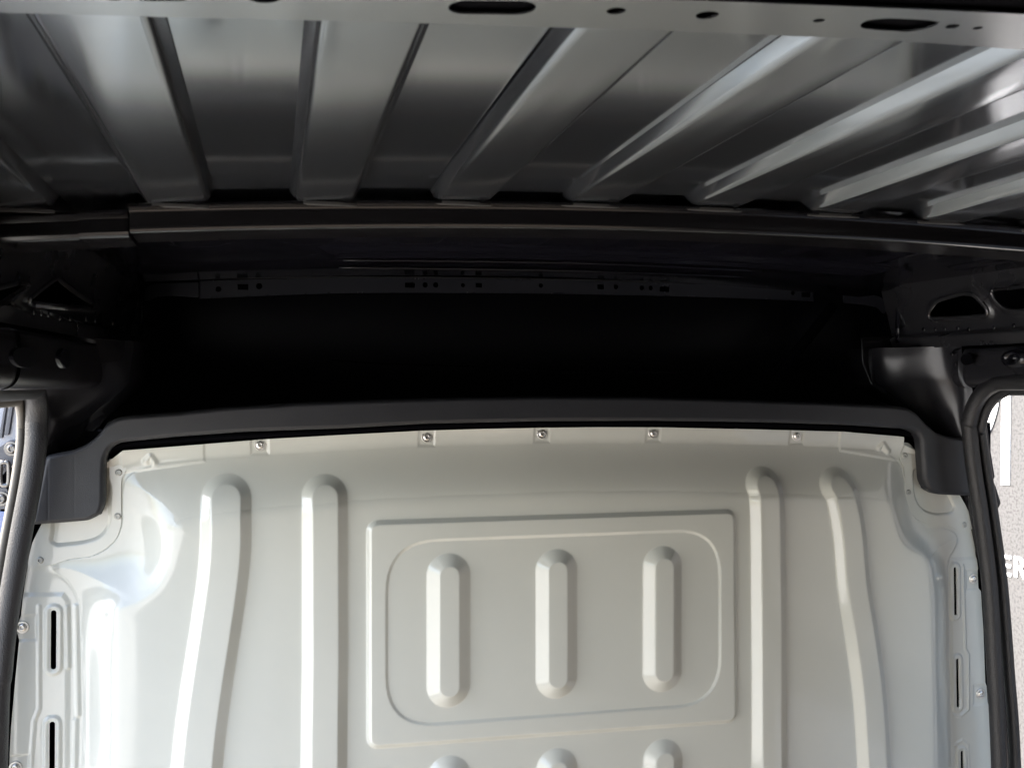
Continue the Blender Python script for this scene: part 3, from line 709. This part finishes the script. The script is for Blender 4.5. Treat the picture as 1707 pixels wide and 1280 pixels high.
def height(a, b):
    db, dt = sd_poly(a, b, BASE), sd_poly(a, b, TOP)
    t = np.where(dt >= 0, 1 + dt / (.03 + .018 * ramp(b + .27, .05, .2)), np.where(db <= 0, db / .03, db / (db - dt + 1e-9)))
    corner = np.exp(-((a - PCL[0]) ** 2 + (b - PCL[1]) ** 2) / .075 ** 2) + np.exp(-((a - PCR[0]) ** 2 + (b - PCR[1]) ** 2) / .05 ** 2)
    tt = np.where((t > 0) & (t < 1), np.clip(t, 0, 1) ** (1 + .9 * np.clip(corner, 0, 1)), t)
    h = H * sclamp(tt, .16 + .16 * ramp(b + .26, .04, .2) * ramp(a + .17, .05, .2) * ramp(1.10 - a, .05, .2))
    # gentle crown of the upper slope
    face = sclamp(t, .1)
    h = h + face * .007 * ramp(sd_poly(a, b, rect), .0075, .08)
    h = h - face * .0028 * ramp(sd_poly(a, b, inner), .0045)
    for g in beads: h = h + .0125 * ramp(sd_path(a, b, g, .0365), .0205, .05)
    for g, r in RIBS: h = h + .0135 * ramp(sd_path(a, b, g, r), .0165, .055) * np.clip(sclamp(t * 1.35, .2), 0, 1)
    # side flanges: rims round the slots, ridges, bolt tabs
    for g, r in slots:
        d = sd_path(a, b, g, r + .0105); h = h + .0028 * ramp(d, .004) - .0012 * ramp(sd_path(a, b, g, r + .0035), .003)
    for g, r, k in RIDGES: h = h + k * ramp(sd_path(a, b, g, r), r * .8, .2)
    for c in tabs: h = h - .0016 * ramp(.021 - np.maximum(np.abs(a - c[0]) * .9, np.abs(b - c[1])), .004)
    for c in flbolts:
        h = h - .0016 * ramp(.0155 - np.maximum(np.abs(a - c[0]), np.abs(b - c[1]) * .9), .004)
    for g, k, wd in STEPS: h = h + k * ramp(sd_poly(a, b, g), wd)
    h = h + np.clip(-db, 0, .04) * .34 * (b > -.14) * ramp(b + .14, .03)     # the top flange leans over a little
    # very slight drawing waviness of the pressed sheet
    h = h + .00045 * np.sin(a * 9.1 + 1.3 * np.sin(b * 7)) * np.sin(b * 8.3 + .7) + .00018 * np.sin(a * 23 + b * 17)
    return h
PCL, PCR = xz([(215, 950)], Y0)[0], xz([(1545, 900)], Y0)[0]
RIDGES = [(xz([(113, 1012), (115, 1110)], Y0), .005, .0022), (xz([(127, 1010), (130, 1190)], Y0), .006, .0028), (xz([(126, 1200), (124, 1300)], Y0), .006, .0025),
          (xz([(66, 1010), (66, 1180), (58, 1200), (50, 1300)], Y0), .0045, .0016),
          (xz([(1604, 942), (1608, 1080), (1613, 1090), (1613, 1180)], Y0), .0035, .0018), (xz([(1588, 1190), (1600, 1192), (1611, 1182)], Y0), .004, .0015),
          (xz([(1590, 1240), (1602, 1232), (1612, 1240), (1615, 1300)], Y0), .004, .0016),
          (xz([(245, 768), (252, 761), (258, 770)], Y0), .007, .004), (xz([(1464, 745), (1468, 740), (1478, 752)], Y0), .007, .004)]
STEPS = [(xz([(-40, 987), (108, 986), (118, 1000), (118, 2250), (-40, 2250)], Y0), .0025, .007), (xz([(1583, 928), (1680, 925), (1680, 2250), (1583, 2250)], Y0), .0022, .006),
         (xz([(200, 700), (342, 700), (344, 770), (200, 790)], Y0), .0018, .004), (xz([(1392, 700), (1510, 700), (1500, 770), (1396, 752)], Y0), .0018, .004)]
pieces_n = {0: 'pressed_sheet', 1: 'framed_panel', 2: 'top_flange', 3: 'side_flange', 4: 'side_flange'}
for i in range(6): pieces_n[10 + i] = 'raised_bead'
for i in range(4): pieces_n[20 + i] = 'vertical_rib'
def pid(a, b):
    r = np.zeros(a.shape, int); db = sd_poly(a, b, BASE)
    r[(db < 0) & (b > -.16) & (a > -.25) & (a < 1.13)] = 2
    r[(db < 0) & (r != 2) & (a < .4)] = 3; r[(db < 0) & (r != 2) & (a >= .4)] = 4
    r[sd_poly(a, b, rect) > 0] = 1
    for i, g in enumerate(beads): r[sd_path(a, b, g, .0365) > 0] = 10 + i
    for i, (g, w) in enumerate(RIBS): r[(sd_path(a, b, g, w) > 0) & (db > .01)] = 20 + i
    return r
A = np.arange(-.42, 1.36, .0019); B = np.concatenate([np.arange(-1.345, -.74, .012), np.arange(-.74, -.06, .0019)])
def ppos(a, b): return a, Y0 - height(a, b), b
def pnrm(a, b):
    e = .0008; h0 = height(a, b); hx = (height(a + e, b) - h0) / e; hz = (height(a, b + e) - h0) / e
    return -hx, -np.ones_like(hx), -hz
sheets = cut_sheet('partition_sheet', A, B, keep, ppos, 'white', None, thick=(0, .0025, 0), nrm=pnrm, pieces=(pid, pieces_n))
for o in sheets.values(): P_(o)
P_(box('dark_slot_backing', -.43, 1.37, 1.726, 1.732, -1.36, -.075, 'hole', None))  # added black sheet behind the partition, keeps its slots dark
def hp(u, v, Y=Y0):
    x, z = xz([(u, v)], Y)[0]; h = float(height(np.array([x]), np.array([z]))[0]); return (x, Y0 - h, z)
for u, v in ((433.5, 741), (710.6, 727.8), (902, 722), (1087, 721.5), (1325, 726)):
    P_(bolt(hp(u, v), (0, -1, 0), None, .95))
for u, v in ((37.6, 1044.7), (26, 1278), (1622, 964), (1633.7, 1155)):
    P_(bolt(hp(u, v), (0, -1, 0), None, .98))
# corner plates riveted over the flange
def corner(pts, pan, rim, rivets, label, em):
    poly = rounded(xz(pts, Y0 - .003), .006, 3); tray = rounded(xz(pan, Y0 - .003), .014, 4)
    xs = [p[0] for p in poly]; zs = [p[1] for p in poly]
    def kp(a, b): return sd_poly(a, b, poly)
    def hh(a, b):
        h = .0035 + em * ramp(sd_poly(a, b, tray), .008)
        for g, r, k in rim: h = h + k * ramp(sd_path(a, b, g, r), r * .8, .2)
        return h
    def nn(a, b):
        e = .0006; hx = (hh(a + e, b) - hh(a - e, b)) / (2 * e); hz = (hh(a, b + e) - hh(a, b - e)) / (2 * e); return -hx, -np.ones_like(hx), -hz
    o = P_(cut_sheet('corner_plate', np.arange(min(xs) - .004, max(xs) + .004, .0015), np.arange(min(zs) - .004, max(zs) + .004, .0015), kp, lambda a, b: (a, Y0 - hh(a, b), b), 'white', None, nrm=nn)[0])
    o['label'] = label
    for u, v in rivets:
        x, z = xz([(u, v)], Y0 - .003)[0]
        place('rivet', RIVET, (x, Y0 - float(hh(np.array([x]), np.array([z]))[0]), z), (0, -1, 0), o, 1.0)
corner([(184, 765), (205, 762), (211, 769), (210, 785), (202, 799), (202, 827), (202.5, 874), (194, 898), (176, 915), (152, 927), (117, 931), (79, 943), (46, 946), (47, 932), (54, 904), (70, 872), (100, 800), (150, 775)],
       [(84, 830), (180, 800), (186, 808), (186, 870), (178, 888), (164, 900), (140, 907), (92, 912), (80, 903), (84, 885)], [], [(198, 787.5), (196, 860.5), (66.7, 933.5)], 'left riveted corner plate with pressed loop, under the trim', -.005)
corner([(1498, 741), (1504.5, 737), (1515, 738), (1525, 749), (1536, 755), (1570, 790), (1599.5, 825), (1609.5, 842), (1617, 858), (1621, 883), (1597, 883), (1580, 876), (1547, 874), (1527, 865), (1513, 847), (1508, 815), (1507, 780), (1500, 763)],
       [(1521, 778), (1560, 778), (1594, 846), (1587, 857), (1560, 860), (1538, 853), (1526, 838), (1521, 815)], [], [(1508, 759), (1514, 820.5), (1607, 874.5)], 'right riveted corner plate with pressed tray, under the trim', -.006)

# =================================================================== TRIM COVER over the top of the partition
YT = 1.675
tp = [(77.6, 758.6), (100, 754.5), (123, 750), (146.5, 739.6), (164, 725), (178.7, 706), (193, 697), (211, 692.7), (293, 687), (381, 678), (500, 671), (600, 667), (750, 662.5), (900, 660.5), (1050, 661), (1200, 664.5), (1300, 668), (1400, 671.5), (1490, 676.5), (1512, 680), (1527, 690), (1539.5, 705), (1557, 720), (1577, 727), (1590, 729), (1604.5, 730.5)]
bp_ = [(1622.5, 826), (1585, 825), (1560, 823.5), (1545.5, 816), (1537.5, 800), (1535, 765), (1533, 733), (1527, 721.5), (1512, 715), (1407, 708), (1300, 704.5), (1193, 702.5), (1076, 701), (900, 702), (714, 706), (567, 714), (410, 719.5), (293, 728), (205, 736.7), (187.5, 744), (178.7, 757), (175.7, 772), (175, 839), (168, 857), (148, 867), (100, 871), (53, 874)]
TRIM = xz(tp, YT) + xz(bp_, YT)
TRIM = rounded(TRIM, .006, 3)
def thgt(a, b): d = sd_poly(a, b, TRIM); return .010 * np.clip(1 - (1 - np.clip(d / .007, 0, 1)) ** 2, 0, 1) ** .5 + .0004 * np.sin(a * 14) - .00025 * (np.exp(-((a - TLN[0]) / .0012) ** 2) + np.exp(-((a - TLN[1]) / .0012) ** 2)) * (b < TLZ)
TLN = (xz([(125, 800)], YT)[0][0], xz([(82, 800)], YT)[0][0]); TLZ = xz([(100, 756)], YT)[0][1]
def tn(a, b):
    e = .0007; hx = (thgt(a + e, b) - thgt(a - e, b)) / (2 * e); hz = (thgt(a, b + e) - thgt(a, b - e)) / (2 * e)
    return -np.clip(hx, -2.5, 2.5), -np.ones_like(hx), -np.clip(hz, -2.5, 2.5)
xs = [p[0] for p in TRIM]; zs = [p[1] for p in TRIM]
trim = cut_sheet('trim_cover', np.arange(min(xs) - .004, max(xs) + .004, .0022), np.arange(min(zs) - .004, max(zs) + .004, .0018), lambda a, b: sd_poly(a, b, TRIM), lambda a, b: (a, YT - thgt(a, b), b), 'trim', None, thick=(0, .016, 0), nrm=tn)[0]
tag(trim, 'long charcoal plastic trim cover arching over the top edge of the pale bulkhead', 'trim cover')
# black sealing foam strip between trim and flange
st = [PY(u, v, 1.70) for u, v in ((182, 752), (205, 742), (293, 734), (410, 726), (567, 719), (714, 711), (900, 706.5), (1076, 705.5), (1193, 707), (1300, 709), (1407, 713), (1512, 722), (1530, 735))]
V_(tube('foam_strip', curve_pts(st, 5), ell(.006, .009, 10), 'hole', None, up=(0, 0, 1)))

# =================================================================== outside, seen through the door openings
WX = 3.2
wall = tag(box('lettered_wall', WX, WX + .25, -4, 12, GZ, 2.6, 'wall'), 'sunlit pale speckled rendered wall with white painted letters, outside the right door opening', 'hoarding')  # a speckled building wall carrying the letters
def on_wall(u, v): p = PX(u, v, WX); return p
def letter_text(txt, u0, v0, u1, v1, name):
    c = bpy.data.curves.new(name, 'FONT'); c.body = txt; c.extrude = .004; c.offset = .012
    t = bpy.data.objects.new('tmp', c); COL.objects.link(t); bpy.context.view_layer.update()
    me = bpy.data.meshes.new_from_object(t.evaluated_get(bpy.context.evaluated_depsgraph_get())); bpy.data.objects.remove(t)
    co = np.array([v.co[:] for v in me.vertices]); mn, mx = co.min(0), co.max(0)
    p0, p1 = on_wall(u0, v1), on_wall(u1, v0)   # lower left, upper right
    for v in me.vertices:
        fx = (v.co.x - mn[0]) / (mx[0] - mn[0]); fy = (v.co.y - mn[1]) / (mx[1] - mn[1])
        v.co = (WX - .004 + (.003 if v.co.z < 0 else -.003), p0[1] + (p1[1] - p0[1]) * fx, p0[2] + (p1[2] - p0[2]) * fy)
    me.materials.clear(); me.name = name; return link(name, me, 'white_letters', wall)
letter_text('E', 1671, 927, 1687, 957, 'letter'); letter_text('R', 1693, 931, 1713, 961, 'letter')
q = [(p[1], p[2]) for p in (on_wall(u, v) for u, v in ((1672, 640), (1686, 640), (1684, 808), (1670, 808)))]
prism('letter', q, lambda a, b, d: (d, a, b), WX - .006, WX - .001, 'white_letters', wall)
pt = [Vector(on_wall(u, v)) for u, v in ((1652, 640), (1660, 652), (1662, 672), (1655, 700), (1646, 722))]
o = tube('letter', curve_pts([(WX - .006, p.y, p.z) for p in pt], 6), ell(.004, .018, 10), 'white_letters', wall, up=(1, 0, 0))
# parked blue car to the left, only its reflections and a sliver are seen
